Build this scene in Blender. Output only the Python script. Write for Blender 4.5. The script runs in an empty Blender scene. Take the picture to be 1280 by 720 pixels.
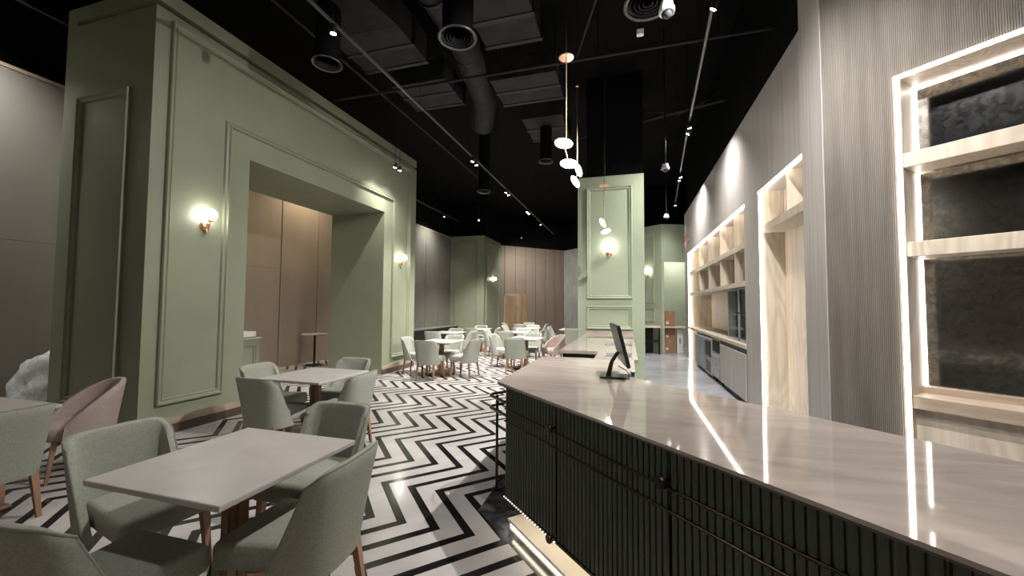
import bpy, bmesh, math, random
from math import sin, cos, pi, sqrt, radians as RD
from mathutils import Vector, Matrix
random.seed(7)
S = bpy.context.scene
COL = S.collection

# ------------------------------------------------------------------ camera
F_PX, YAW, PITCH, ROLL, CAM_H = 496.74, -0.283711, 0.044762, 0.006205, 1.55
def cam_rot():
    fwd = Vector((sin(YAW)*cos(PITCH), cos(YAW)*cos(PITCH), sin(PITCH)))
    r = Vector((cos(YAW), -sin(YAW), 0)); u = r.cross(fwd)
    cr, sr = cos(ROLL), sin(ROLL)
    return cr*r + sr*u, -sr*r + cr*u, fwd
cx_, cy_, cz_ = cam_rot()
cd = bpy.data.cameras.new('camera'); cam = bpy.data.objects.new('camera', cd); COL.objects.link(cam)
cd.sensor_width = 36; cd.lens = F_PX/1280*36; cd.clip_start = .05; cd.clip_end = 200
m = Matrix.Identity(4)
for i in range(3):
    m[i][0], m[i][1], m[i][2] = cx_[i], cy_[i], -cz_[i]
m[2][3] = CAM_H
cam.matrix_world = m
S.camera = cam
# ------------------------------------------------------------------ world, exposure
w = bpy.data.worlds.new('world'); S.world = w; w.use_nodes = True
w.node_tree.nodes['Background'].inputs[0].default_value = (.9, .95, 1, 1)
w.node_tree.nodes['Background'].inputs[1].default_value = .05
S.view_settings.view_transform = 'Standard'; S.view_settings.look = 'None'
S.view_settings.gamma = 1; S.view_settings.use_curve_mapping = False
S.view_settings.exposure = 1.0
SPOT_W = 420          # watts of one track head
GLOBE_E, PEND_E, LED_E = 14, 10, 9

# ------------------------------------------------------------------ materials
MT = {}
def nodes(name):
    mt = bpy.data.materials.new(name); mt.use_nodes = True
    nt = mt.node_tree; bs = nt.nodes['Principled BSDF']
    MT[name] = mt
    return mt, nt, bs
def ramp(nt, stops):
    r = nt.nodes.new('ShaderNodeValToRGB')
    el = r.color_ramp.elements
    while len(el) < len(stops): el.new(.5)
    for e, (p, c) in zip(el, stops): e.position = p; e.color = (*c, 1)
    return r
def mat(name, c1, c2=None, rough=.5, metal=0, scale=(4, 4, 4), detail=4, dist=0, bump=0, lo=.35, hi=.65, bscale=None, rough2=None, coat=0, spec=None, coord='Object'):
    mt, nt, bs = nodes(name)
    bs.inputs['Roughness'].default_value = rough; bs.inputs['Metallic'].default_value = metal
    if coat: bs.inputs['Coat Weight'].default_value = coat; bs.inputs['Coat Roughness'].default_value = .05
    if spec is not None: bs.inputs['Specular IOR Level'].default_value = spec
    tc = nt.nodes.new('ShaderNodeTexCoord')
    mp = nt.nodes.new('ShaderNodeMapping'); mp.inputs['Scale'].default_value = scale
    nt.links.new(tc.outputs[coord], mp.inputs[0])
    nz = nt.nodes.new('ShaderNodeTexNoise'); nz.inputs['Scale'].default_value = 1; nz.inputs['Detail'].default_value = detail
    nz.inputs['Distortion'].default_value = dist
    nt.links.new(mp.outputs[0], nz.inputs['Vector'])
    rp = ramp(nt, [(lo, c1), (hi, c2 or tuple(x*1.08 for x in c1))])
    nt.links.new(nz.outputs[0], rp.inputs[0]); nt.links.new(rp.outputs[0], bs.inputs['Base Color'])
    if rough2 is not None:
        mr = nt.nodes.new('ShaderNodeMapRange'); mr.inputs[1].default_value = lo; mr.inputs[2].default_value = hi
        mr.inputs[3].default_value = rough; mr.inputs[4].default_value = rough2
        nt.links.new(nz.outputs[0], mr.inputs[0]); nt.links.new(mr.outputs[0], bs.inputs['Roughness'])
    if bump:
        bp = nt.nodes.new('ShaderNodeBump'); bp.inputs['Strength'].default_value = bump; bp.inputs['Distance'].default_value = .004
        if bscale:
            n2 = nt.nodes.new('ShaderNodeTexNoise'); n2.inputs['Scale'].default_value = bscale; n2.inputs['Detail'].default_value = 2
            nt.links.new(tc.outputs[coord], n2.inputs['Vector']); src = n2
        else: src = nz
        nt.links.new(src.outputs[0], bp.inputs['Height']); nt.links.new(bp.outputs[0], bs.inputs['Normal'])
    return mt
def emit(name, col, strength):
    mt, nt, bs = nodes(name)
    bs.inputs['Base Color'].default_value = (.9, .9, .9, 1)
    bs.inputs['Emission Color'].default_value = (*col, 1); bs.inputs['Emission Strength'].default_value = strength
    return mt
def wood(name, c1, c2, rough=.45, sc=(26, 26, 1.1), rings=True):
    mt, nt, bs = nodes(name)
    bs.inputs['Roughness'].default_value = rough
    tc = nt.nodes.new('ShaderNodeTexCoord')
    mp = nt.nodes.new('ShaderNodeMapping'); mp.inputs['Scale'].default_value = sc
    nt.links.new(tc.outputs['Object'], mp.inputs[0])
    nz = nt.nodes.new('ShaderNodeTexNoise'); nz.inputs['Scale'].default_value = 1; nz.inputs['Detail'].default_value = 5
    nt.links.new(mp.outputs[0], nz.inputs['Vector'])
    m2 = nt.nodes.new('ShaderNodeMapping'); m2.inputs['Scale'].default_value = (2.6, 2.6, .45)
    nt.links.new(tc.outputs['Object'], m2.inputs[0])
    wv = nt.nodes.new('ShaderNodeTexNoise'); wv.inputs['Scale'].default_value = 1; wv.inputs['Detail'].default_value = 1
    nt.links.new(m2.outputs[0], wv.inputs['Vector'])
    k1 = nt.nodes.new('ShaderNodeMath'); k1.operation = 'MULTIPLY'; k1.inputs[1].default_value = 95
    nt.links.new(wv.outputs[0], k1.inputs[0])
    k2 = nt.nodes.new('ShaderNodeMath'); k2.operation = 'SINE'; nt.links.new(k1.outputs[0], k2.inputs[0])
    mx = nt.nodes.new('ShaderNodeMath'); mx.operation = 'MULTIPLY_ADD'; mx.inputs[1].default_value = .13 if rings else 0
    nt.links.new(k2.outputs[0], mx.inputs[0]); nt.links.new(nz.outputs[0], mx.inputs[2])
    rp = ramp(nt, [(.3, c1), (.75, c2)])
    nt.links.new(mx.outputs[0], rp.inputs[0]); nt.links.new(rp.outputs[0], bs.inputs['Base Color'])
    return mt

mat('green_paint', (.215, .235, .16), (.232, .252, .173), rough=.46, scale=(2, 2, 2))
mat('green_column', (.31, .355, .255), (.33, .375, .27), rough=.36, scale=(2, 2, 2))
mat('hoarding', (.21, .165, .125), (.265, .21, .16), rough=.55, scale=(1.2, 1.2, .5), detail=5, lo=.3, hi=.7)
mat('hoarding_grey', (.155, .15, .125), (.20, .19, .165), rough=.5, scale=(1.2, 1.2, .5), detail=5, lo=.3, hi=.7)
mat('plywood', (.26, .16, .09), (.36, .24, .14), rough=.6, scale=(6, 6, 1))
mat('black_paint', (.004, .004, .0043), (.006, .006, .0063), rough=.8, spec=.08)
mat('duct_grey', (.018, .018, .0185), (.032, .032, .033), rough=.6, spec=.15, scale=(3, 3, 3))
mat('dark_metal', (.02, .02, .02), rough=.4, metal=.6)
mat('track_grey', (.12, .12, .125), rough=.35, metal=.8)
mat('floor_white', (.43, .402, .385), (.52, .492, .475), rough=.13, scale=(1.6, 1.6, 1.6), detail=6, dist=1.2)
mat('floor_black', (.008, .008, .008), (.018, .017, .016), rough=.13, scale=(6, 6, 6))
mat('floor_dark', (.03, .031, .033), (.13, .13, .135), rough=.12, scale=(3, 3, 3), detail=8, dist=2, lo=.45, hi=.75)
mat('floor_grey', (.30, .30, .32), (.42, .42, .44), rough=.16, scale=(1.4, 1.4, 1.4), detail=7, dist=1)
mat('fabric_green', (.265, .275, .23), (.32, .33, .28), rough=.9, scale=(90, 90, 90), detail=2, bump=.35, bscale=420, spec=.2)
mat('fabric_piping', (.20, .21, .17), (.235, .245, .20), rough=.9, scale=(90, 90, 90), spec=.2)
mat('fabric_mauve', (.33, .265, .235), (.40, .325, .29), rough=.9, scale=(90, 90, 90), detail=2, bump=.35, bscale=420, spec=.2)
wood('leg_wood', (.22, .12, .065), (.36, .215, .125), sc=(30, 30, 4), rings=False)
wood('dark_wood', (.11, .055, .03), (.19, .10, .055), sc=(20, 20, 3), rings=False)
mat('table_stone', (.42, .395, .375), (.47, .445, .425), rough=.28, scale=(7, 7, 7), detail=6)
mat('bar_green', (.034, .042, .028), (.042, .051, .035), rough=.42, scale=(5, 5, 5))
mat('bar_bronze', (.05, .035, .025), rough=.32, metal=.9)
mat('bar_stone', (.31, .262, .23), (.43, .375, .335), rough=.045, scale=(1.3, 5.5, 3), detail=7, dist=1.5, lo=.3, hi=.75)
mat('bar_edge', (.09, .07, .058), rough=.3)
mat('plinth_stone', (.50, .46, .40), (.60, .55, .49), rough=.2, scale=(3, 3, 3), detail=6)
wood('ash_wood', (.60, .525, .43), (.46, .385, .30))
wood('greige_wood', (.47, .435, .41), (.35, .32, .30), sc=(30, 30, .8), rings=False)
mat('reed_wood', (.22, .195, .165), (.155, .135, .112), rough=.5, scale=(14, 14, .9))
mat('reed_gap', (.06, .052, .045), rough=.7)
mat('trim_wood', (.42, .33, .25), (.34, .26, .19), rough=.5, scale=(4, 4, 20))
mat('baseboard_brown', (.085, .055, .042), rough=.4)
mat('copper', (.85, .46, .30), rough=.28, metal=1)
mat('brass', (.75, .55, .30), rough=.28, metal=1)
mat('steel', (.44, .45, .46), (.52, .53, .54), rough=.33, metal=.55, scale=(2, 2, 40))
mat('steel_blue', (.26, .30, .33), (.31, .35, .38), rough=.4, metal=.2)
mat('white_plastic', (.75, .75, .75), rough=.4)
mat('black_plastic', (.012, .012, .012), rough=.35)
mat('screen_black', (.02, .022, .024), rough=.16)
mat('carton', (.30, .16, .085), (.38, .21, .12), rough=.75, scale=(3, 3, 3))
mat('white_paper', (.70, .68, .64), rough=.7)
mat('wrap', (.55, .60, .64), (.85, .88, .9), rough=.15, scale=(9, 9, 9), detail=6, dist=2, bump=1.0, bscale=14)
mat('grey_sheet', (.32, .32, .295), (.42, .42, .39), rough=.35, scale=(4, 4, 1.2), detail=6, dist=1, bump=.6, bscale=7)
mat('antique_mirror', (.38, .40, .44), (.80, .76, .69), rough=.15, rough2=.09, metal=1, scale=(20, 20, 20), detail=9, dist=1.0, lo=.35, hi=.7, bump=.03)
emit('globe_light', (1, .95, .88), GLOBE_E)
emit('pendant_light', (1, .93, .90), PEND_E)
emit('led_light', (1, .93, .84), LED_E)
emit('led_warm', (1, .88, .68), 8)
emit('led_kerb', (1, .88, .66), 9)
emit('lens_light', (1, .97, .93), 40)
mt, nt, bs = nodes('glass')
tr = nt.nodes.new('ShaderNodeBsdfTransparent'); tr.inputs[0].default_value = (.86, .90, .87, 1)
gl = nt.nodes.new('ShaderNodeBsdfGlossy'); gl.inputs[1].default_value = .03
mxs = nt.nodes.new('ShaderNodeMixShader'); mxs.inputs[0].default_value = .16
nt.links.new(tr.outputs[0], mxs.inputs[1]); nt.links.new(gl.outputs[0], mxs.inputs[2])
nt.links.new(mxs.outputs[0], nt.nodes['Material Output'].inputs[0])

# ------------------------------------------------------------------ helpers
class MB:
    def __init__(s): s.bm = bmesh.new()
    def pts(s, vs, fs):
        v = [s.bm.verts.new(p) for p in vs]
        for f in fs:
            try: s.bm.faces.new([v[i] for i in f])
            except ValueError: pass
        return s
    def box(s, x0, x1, y0, y1, z0, z1, r=0, seg=2):
        if not r:
            return s.pts([(x0,y0,z0),(x1,y0,z0),(x1,y1,z0),(x0,y1,z0),(x0,y0,z1),(x1,y0,z1),(x1,y1,z1),(x0,y1,z1)],
                         [(3,2,1,0),(4,5,6,7),(0,1,5,4),(1,2,6,5),(2,3,7,6),(3,0,4,7)])
        t = bmesh.new(); bmesh.ops.create_cube(t, size=1)
        for v in t.verts: v.co = Vector(((x0+x1)/2 + v.co.x*(x1-x0), (y0+y1)/2 + v.co.y*(y1-y0), (z0+z1)/2 + v.co.z*(z1-z0)))
        bmesh.ops.bevel(t, geom=t.edges[:], offset=r, segments=seg, affect='EDGES', profile=.5)
        me = bpy.data.meshes.new('tmp'); t.to_mesh(me); t.free(); s.bm.from_mesh(me); bpy.data.meshes.remove(me)
        return s
    def prism(s, poly, z0, z1):
        n = len(poly)
        return s.pts([(x, y, z0) for x, y in poly] + [(x, y, z1) for x, y in poly],
                     [tuple(range(n-1, -1, -1)), tuple(range(n, 2*n))] + [(i, (i+1) % n, n+(i+1) % n, n+i) for i in range(n)])
    def loft(s, loops, cap=True):
        n = len(loops[0]); vs = [p for l in loops for p in l]; fs = []
        for k in range(len(loops)-1):
            for i in range(n): fs.append((k*n+i, k*n+(i+1) % n, (k+1)*n+(i+1) % n, (k+1)*n+i))
        if cap: fs += [tuple(range(n-1, -1, -1)), tuple(range((len(loops)-1)*n, len(loops)*n))]
        return s.pts(vs, fs)
    def lathe(s, prof, seg=20, M=None):
        M = M or Matrix.Identity(4)
        return s.loft([[M @ Vector((max(r, 1e-4)*cos(2*pi*i/seg), max(r, 1e-4)*sin(2*pi*i/seg), z)) for i in range(seg)] for r, z in prof])
    def tube(s, path, r, seg=8, r1=None):
        path = [Vector(p) for p in path]; loops = []; n = len(path)
        up = None
        for i, p in enumerate(path):
            d = (path[min(i+1, n-1)] - path[max(i-1, 0)]).normalized()
            if up is None:
                up = Vector((0, 0, 1)) if abs(d.z) < .9 else Vector((1, 0, 0))
            a = d.cross(up).normalized(); b = a.cross(d).normalized(); up = b
            rr = r if r1 is None else r + (r1-r)*i/(n-1)
            loops.append([p + rr*(cos(2*pi*k/seg)*a + sin(2*pi*k/seg)*b) for k in range(seg)])
        return s.loft(loops)
    def sphere(s, c, r, sc=(1, 1, 1), M=None, seg=18, rings=12):
        prof = [(r*sin(pi*k/rings), -r*cos(pi*k/rings)) for k in range(rings+1)]
        T = Matrix.Translation(c) @ (M or Matrix.Identity(4)) @ Matrix.Diagonal((*sc, 1))
        return s.lathe(prof, seg, T)
    def frame(s, poly, prof, mapper):
        n = len(poly); P = [Vector(p) for p in poly]; mit = []
        area = sum(P[i].x*P[(i+1) % n].y - P[(i+1) % n].x*P[i].y for i in range(n))
        sg = 1 if area > 0 else -1
        def nr(a, b):
            d = (b-a).normalized(); return Vector((-d.y, d.x))*sg
        for i in range(n):
            n1, n2 = nr(P[i-1], P[i]), nr(P[i], P[(i+1) % n])
            mit.append((n1+n2)/(1+n1.dot(n2)))
        vs = [mapper(*(P[i] + mit[i]*d), h) for d, h in prof for i in range(n)]
        fs = []
        for k in range(len(prof)-1):
            for i in range(n): fs.append((k*n+i, k*n+(i+1) % n, (k+1)*n+(i+1) % n, (k+1)*n+i))
        return s.pts(vs, fs)
    def mesh(s, name, m, smooth=False, ang=None):
        bmesh.ops.recalc_face_normals(s.bm, faces=s.bm.faces[:])
        me = bpy.data.meshes.new(name); s.bm.to_mesh(me); s.bm.free()
        me.materials.append(MT[m])
        if smooth:
            me.polygons.foreach_set('use_smooth', [True]*len(me.polygons))
            if ang: me.set_sharp_from_angle(angle=RD(ang))
        return me
    def build(s, name, m, parent=None, smooth=False, ang=40, loc=None, rz=0):
        return link(name, s.mesh(name, m, smooth, ang), parent, loc, rz)
def link(name, me, parent=None, loc=None, rz=0):
    o = bpy.data.objects.new(name, me); COL.objects.link(o)
    if parent: o.parent = parent
    if loc: o.location = loc
    if rz: o.rotation_euler = (0, 0, rz)
    return o
def tag(o, label, cat, group=None):
    o['label'] = label; o['category'] = cat
    if group: o['group'] = group
    return o
def thing(name, label, cat, loc=(0, 0, 0), rz=0, group=None):
    o = bpy.data.objects.new(name, None); COL.objects.link(o)
    o.location = loc; o.rotation_euler = (0, 0, rz); o.empty_display_size = .1
    return tag(o, label, cat, group)
def struct(o): o['kind'] = 'structure'; return o
def sroot(name, loc=(0, 0, 0), rz=0):
    o = bpy.data.objects.new(name, None); COL.objects.link(o); o.location = loc; o.rotation_euler = (0, 0, rz)
    return struct(o)
def copy_tree(o, parent=None):
    c = o.copy(); COL.objects.link(c)
    if parent: c.parent = parent
    for ch in list(o.children): copy_tree(ch, c)
    return c
MOLD = [(0, 0), (0, .026), (.006, .038), (.018, .038), (.026, .022), (.040, .016), (.048, .024), (.056, .018), (.060, 0)]
BIGMOLD = [(d*1.25, h*1.3) for d, h in MOLD]
R2 = sqrt(2)
def st(s, t): return ((s-t)/R2, (s+t)/R2)

# ------------------------------------------------------------------ floor
XL, XR, YB, YF, ZC = -8.3, 6.0, -4.0, 26.0, 6.6
floor = struct(MB().box(XL-.6, XR+.3, YB-.3, YF+2, -.12, 0).build('floor', 'floor_white'))
PX_, HP, AMP, HW, ZT = .2613, .51075, .485, .0415, .0006
def seg_mesh(sgn):
    b = MB(); dx = -AMP*sgn
    q = [(-HW, 0), (HW, 0), (HW+dx, HP), (-HW+dx, HP)]
    b.prism(q, -.004, ZT)
    return b
mesh_l, mesh_r = seg_mesh(1).mesh('inlay_strip', 'floor_black'), seg_mesh(-1).mesh('inlay_strip', 'floor_black')
segs = []
def in_view(x, y, marg=60):
    d = Vector((x, y, -CAM_H)); c = Vector((d.dot(cx_), d.dot(cy_), d.dot(cz_)))
    if c.z < .2: return None
    u, v = 640+F_PX*c.x/c.z, 360-F_PX*c.y/c.z
    return (-marg < u < 1280+marg and v < 720+marg) and c.length
for k in range(-6, 47):
    y0 = 3.60 + k*HP
    even = k % 2 == 0
    for j in range(-30, 4):
        x0 = -1.039 + j*PX_ if even else -1.039-AMP + j*PX_
        xc, yc = x0 + (-AMP/2 if even else AMP/2), y0+HP/2
        if xc < XL+.2 or xc > -.45: continue
        if -7.1 < xc < -5.1 and 3 < yc < 9.3 and not (-7.1 < xc < -5.1 and 4.6 < yc < 7.5): continue
        if yc > 20.5 + (xc+6.85)*.93: continue
        if yc > 17 and xc < -6.3: continue
        if (xc+yc)/R2 > 1.5 and xc > -1.0: continue
        dist = in_view(xc, yc)
        segs.append((dist if dist else 99, x0, y0, even))
segs.sort()
rest = MB()
for i, (dist, x0, y0, even) in enumerate(segs):
    if i < 295 and dist < 99: link('inlay_strip', mesh_l if even else mesh_r, floor, (x0, y0, 0))
    else:
        dx = -AMP if even else AMP
        rest.prism([(x0-HW, y0), (x0+HW, y0), (x0+HW+dx, y0+HP), (x0-HW+dx, y0+HP)], -.004, ZT)
o = rest.build('far_inlay_strips', 'floor_black', floor); o['kind'] = 'stuff'
# dark marble border round the bar and the grey floor behind it
bz = .0012
pa = st(1.27, 2.80); pb = st(1.27, -3.2)
MB().prism([pa, pb, st(2.2, -3.2), st(2.2, 2.2), (-.72, 4.5), (-1.1, 4.5), (-1.1, pa[1])], -.01, bz).build('dark_border', 'floor_dark', floor)
MB().prism([(-.72, 4.5), st(2.2, 2.2), st(2.2, -3.2), st(4.3, -3.2), st(4.3, 1.72), (2.4, 4.0), (2.4, 16), (-.72, 16)], -.01, bz).build('grey_paving', 'floor_grey', floor)

# ------------------------------------------------------------------ shell
struct(MB().box(XL-.6, XR+.3, YB-.3, YF+2, ZC, ZC+.15).build('ceiling', 'black_paint'))
struct(MB().box(XL-.6, XR+.3, YB-.3, YB-.12, 0, ZC).build('wall_back', 'black_paint'))
struct(MB().box(XL-.3, XL-.08, YB, 20, 0, ZC).build('wall_left', 'black_paint'))
struct(MB().box(XR, XR+.2, YB, .2, 0, ZC).build('wall_right_near', 'greige_wood'))
def board_wall(name, p0, p1, n, zs, m, mtop='hoarding_grey', gap=.024, thick=.03, back='black_paint', top_trim=None, grey=0):
    """boarding of n boards between p0 and p1, rows between the heights zs; the boards face the left of p0 -> p1"""
    a, b = Vector(p0), Vector(p1); d = b-a; L = d.length; rz = math.atan2(d.y, d.x)
    root = sroot(name, (a.x, a.y, 0), rz)
    MB().box(0, L, -.1, 0, 0, zs[-1]).build('backing', back, root)
    wd = L/n
    for r in range(len(zs)-1):
        me = MB().box(gap/2, wd-gap/2, 0, thick, zs[r]+.0008, zs[r+1]-.0008, .004, 1).mesh('panel', m)
        me2 = me.copy() if grey else me
        if grey: me2.materials.clear(); me2.materials.append(MT['hoarding_grey'])
        for i in range(n): link('panel', me2 if grey and (i < grey or i >= 10) else me, root, (i*wd, 0, random.uniform(-.001, .001)))
    if top_trim: MB().box(0, L, -.1, thick+.015, zs[-1], zs[-1]+.05).build('top_trim', top_trim, root)
    return root
# boards: walk so that the room lies to the left of the direction of travel
board_wall('wall_left_boarding', (-8.25, 17.54), (-8.25, -4.4), 18, (0.0, 2.42, 4.80), 'hoarding', top_trim='trim_wood', grey=5)
board_wall('wall_rear_boarding', (XL+.1, YB), (XR-.1, YB), 12, (0.0, 2.42, 4.83), 'hoarding')
far = board_wall('wall_far_boarding', (-3.61, 23.36), (-6.9, 20.1), 7, (0.0, 2.42, 4.83), 'hoarding')
MB().box(2.55, 3.15, .03, .045, 0, 2.2).build('plywood_sheet', 'plywood', far)
dr = MB().box(3.2, 3.95, .03, .05, 0, 2.1).build('site_door', 'plywood', far)
MB().box(3.12, 3.2, .03, .07, 0, 2.2).box(3.95, 4.03, .03, .07, 0, 2.2).box(3.12, 4.03, .03, .07, 2.1, 2.2).build('door_frame', 'trim_wood', far)
board_wall('wall_far_sheeting', (-.4, 20.6), (-3.61, 23.36), 3, (0.0, 4.83), 'grey_sheet')
struct(MB().prism([(-3.61, 23.5), (-6.9, 20.25), (-7.4, 20.6), (-3.61, 24.3), (-.3, 21.4), (-.3, 20.75)], 4.9, ZC).build('wall_far_upper', 'black_paint'))
struct(MB().box(-8.6, -6.5, 17.9, 20.4, 4.9, ZC).build('wall_corner_upper', 'black_paint'))
struct(MB().box(-.6, 2.6, 17.5, 20.8, 0, ZC).build('wall_far_right', 'black_paint'))

def molding(parent, poly, mapper, m='green_paint', prof=MOLD): return MB().frame(poly, prof, mapper).build('panel_molding', m, parent)
def rect(u0, u1, v0, v1): return [(u0, v0), (u1, v0), (u1, v1), (u0, v1)]
# far green pier in the corner
pier = sroot('wall_corner_pier')
MB().box(-8.25, -6.5, 17.55, 20.1, 0, 4.87).build('pier_body', 'green_paint', pier)
molding(pier, rect(-7.95, -6.85, .35, 4.6), lambda u, v, h: (u, 17.55-h, v))
molding(pier, rect(17.85, 19.8, .35, 4.6), lambda u, v, h: (-6.5+h, u, v))

# ------------------------------------------------------------------ green arch
AX0, AX1, AY0, AY1 = -6.87, -5.27, 3.15, 9.11
OY0, OY1, OZ = 4.40, 7.74, 3.65
arch = sroot('wall_arch')
b = MB()
outl = [(AY0, 0), (OY0, 0), (OY0, OZ), (OY1, OZ), (OY1, 0), (AY1, 0), (AY1, 5.06), (AY0, 5.06)]
n = len(outl)
b.pts([(AX1, y, z) for y, z in outl] + [(AX0+.18, y, z) for y, z in outl],
      [(0, 1, 2, 7), (2, 3, 6, 7), (3, 4, 5, 6), (n+7, n+2, n+1, n), (n+7, n+6, n+3, n+2), (n+6, n+5, n+4, n+3)] + [(i, n+i, n+(i+1) % n, (i+1) % n) for i in range(n)])
b.build('arch_body', 'green_paint', arch)
MB().box(AX0, AX0+.18, AY0, AY0+.9, 0, 5.3).build('end_return', 'green_paint', arch)
MB().box(AX0+.18, AX1-.14, AY0+.14, AY1-.14, 5.06, 5.125).build('shadow_gap', 'black_paint', arch)
MB().box(AX0+.18, AX1, AY0, AY1, 5.125, 5.30).build('cornice_band', 'green_paint', arch)
inv_u = [(3.31, .36), (4.17, .36), (4.095, .36), (4.095, 3.985)]
poly = [(3.31, .36), (4.095, .36), (4.095, 3.985), (8.05, 3.985), (8.05, .34), (8.81, .34), (8.81, 4.96), (3.31, 4.96)]
molding(arch, poly, lambda u, v, h: (AX1+h, u, v), prof=BIGMOLD)
molding(arch, rect(-6.55, -5.62, .36, 4.10), lambda u, v, h: (u, AY0-h, v), prof=BIGMOLD)
for nm, z0, z1, th, m in (('skirting', 0, .11, .02, 'baseboard_brown'), ('skirting_lip', .11, .19, .014, 'trim_wood')):
    for y0, y1 in ((AY0, OY0), (OY1, AY1)):
        MB().box(AX1, AX1+th, y0, y1, z0, z1).build(nm, m, arch)

# ------------------------------------------------------------------ column by the bar
col = sroot('wall_column')
CY = 8.6
MB().box(-1.03, .335, CY, CY+1.3, 0, 4.33).build('column_body', 'green_column', col)
cm = lambda u, v, h: (u, CY-h, v)
molding(col, rect(-.84, .10, 1.71, 4.10), cm, 'green_column', BIGMOLD)
molding(col, rect(-.84, .10, 1.07, 1.56), cm, 'green_column', BIGMOLD)
struct(MB().box(-.85, .33, CY+.15, CY+1.2, 4.33, ZC).build('wall_column_upper', 'black_paint'))

# green lobby at the far right
lob = sroot('wall_lobby')
def quadwall(p0, p1, z0, z1, th=.12):
    a, b_ = Vector(p0), Vector(p1); d = (b_-a).normalized(); nn = Vector((-d.y, d.x))*th
    return MB().prism([a, b_, b_+nn, a+nn], z0, z1)
quadwall((.30, 14.6), (1.08, 14.0), 0, 4.3).build('lobby_face', 'green_column', lob)
quadwall((1.08, 14.0), (2.1, 14.35), 3.05, 4.3).build('lobby_lintel', 'green_column', lob)
quadwall((1.08, 14.0), (1.16, 14.03), 0, 3.05).build('door_jamb', 'green_column', lob)
quadwall((.6, 16.2), (3.0, 16.2), 0, 4.3).build('lobby_back', 'green_column', lob)
quadwall((2.3, 14.2), (2.3, 16.4), 0, 4.3).build('lobby_side', 'green_column', lob)
a = Vector((.30, 14.6)); d = (Vector((1.08, 14.0))-a).normalized(); nn = Vector((d.y, -d.x))
lm = lambda u, v, h: (a.x+d.x*u+nn.x*h, a.y+d.y*u+nn.y*h, v)
molding(lob, rect(.12, .72, 1.68, 4.05), lm, 'green_column')
molding(lob, rect(.12, .72, 1.05, 1.50), lm, 'green_column')

# ------------------------------------------------------------------ right shelf wall with two lit niches
WX, N1a, N1b, N2a, N2b, NZ, WT = 1.75, 4.62, 6.20, 6.90, 12.92, 3.15, 4.48
wr = sroot('wall_right')
MB().box(WX, WX+.75, N1b, N2a, 0, NZ).build('pier', 'greige_wood', wr)
MB().box(WX, WX+.75, N2b, 13.65, 0, NZ).build('pier', 'greige_wood', wr)
MB().box(WX, WX+.75, N1a-.1, 13.65, NZ, WT).build('header', 'greige_wood', wr)
MB().box(WX+.3, WX+.36, N1a-.3, N1b, 0, NZ).build('niche_back', 'ash_wood', wr)
MB().box(WX+.62, WX+.68, N2a, N2b, 0, NZ).build('niche_back', 'ash_wood', wr)
struct(MB().box(WX+.1, WX+.75, N1a, 13.65, WT, ZC).build('wall_right_upper', 'black_paint'))
# tall block: smooth side and the fluted face at 45 degrees
FS = 4.155
fl = sroot('wall_fluted', (0, 0, 0), RD(-45))          # local x = -t, local y = s
T0, TN0, TN1, TEND = 1.745, 1.245, -.75, -4.0
NT, NB = 3.385, 0.0
cx0, cy0 = st(FS, T0)
sd = MB().prism([(1.70, 4.62), (1.70, cy0+.006), (1.72, cy0+.003), (2.05, 4.62)], 0, ZC).build('smooth_side', 'greige_wood'); struct(sd); sd.name = 'wall_block_side'
MB().box(-T0, -TN0, FS, FS+.35, 0, ZC).build('core', 'reed_gap', fl)
MB().box(-TN0, -TN1, FS, FS+.35, NT, ZC).build('core', 'reed_gap', fl)
MB().box(-TN1, -TEND, FS, FS+.35, 0, ZC).build('core', 'reed_gap', fl)
MB().box(-TN0, -TN1, FS+.31, FS+.35, 0, NT).build('core', 'reed_gap', fl)
rd = MB()
pitch = .0122
k = 0
t = T0
while t > -3.0:
    x = -t
    z0 = NT if TN1 < t-pitch*.5 < TN0 else 0
    w2 = pitch*.36
    xc = x+pitch/2
    rd.pts([(xc+dx, FS-dy, z) for z in (z0, ZC) for dx, dy in ((-w2, 0), (-w2*.7, .004), (0, .0055), (w2*.7, .004), (w2, 0))],
           [(i, i+1, 6+i, 5+i) for i in range(4)])
    t -= pitch
o = rd.build('reeds', 'reed_wood', fl); o['kind'] = 'stuff'

def led(parent, *boxes, m='led_light', name='led_strip'):
    for bx in boxes: MB().box(*bx).build(name, m, parent)
# display niche in the fluted wall
dn = thing('display_niche', 'tall lit display niche with dark speckled mirror set in the fluted wall', 'niche', (0, 0, 0), RD(-45))
x0, x1, D = -TN0, -TN1, .28
MB().box(x0, x1, FS+D, FS+D+.02, .80, NT).build('mirror', 'antique_mirror', dn)
MB().box(x0, x0+.03, FS-.012, FS+D, 0, NT).box(x1-.03, x1, FS-.012, FS+D, 0, NT).build('jamb', 'ash_wood', dn)
MB().box(x0, x1, FS-.012, FS+D, NT-.03, NT).build('head', 'ash_wood', dn)
led(dn, (x0-.004, x0+.024, FS-.018, FS-.012, 0, NT), (x0-.004, x1, FS-.018, FS-.012, NT-.024, NT+.004),
    (x0+.03, x0+.042, FS+D-.012, FS+D, .93, NT-.03), (x0+.03, x1-.03, FS+D-.012, FS+D, NT-.042, NT-.03))
for z0, z1 in ((2.645, 2.76), (1.945, 2.06)):
    sh = MB().box(x0+.03, x1-.03, FS-.005, FS+D-.03, z0, z1, .004, 1).build('shelf', 'ash_wood', dn)
MB().box(x0+.03, x1-.03, FS-.005, FS+D, .79, .886, .004, 1).build('sill', 'trim_wood', dn)
MB().box(x0+.03, x1-.03, FS+D-.05, FS+D-.004, .886, .935).build('back_riser', 'trim_wood', dn)
MB().box(x0+.03, x1-.03, FS+.06, FS+.09, 0, .79).build('lower_panel', 'ash_wood', dn)

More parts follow.
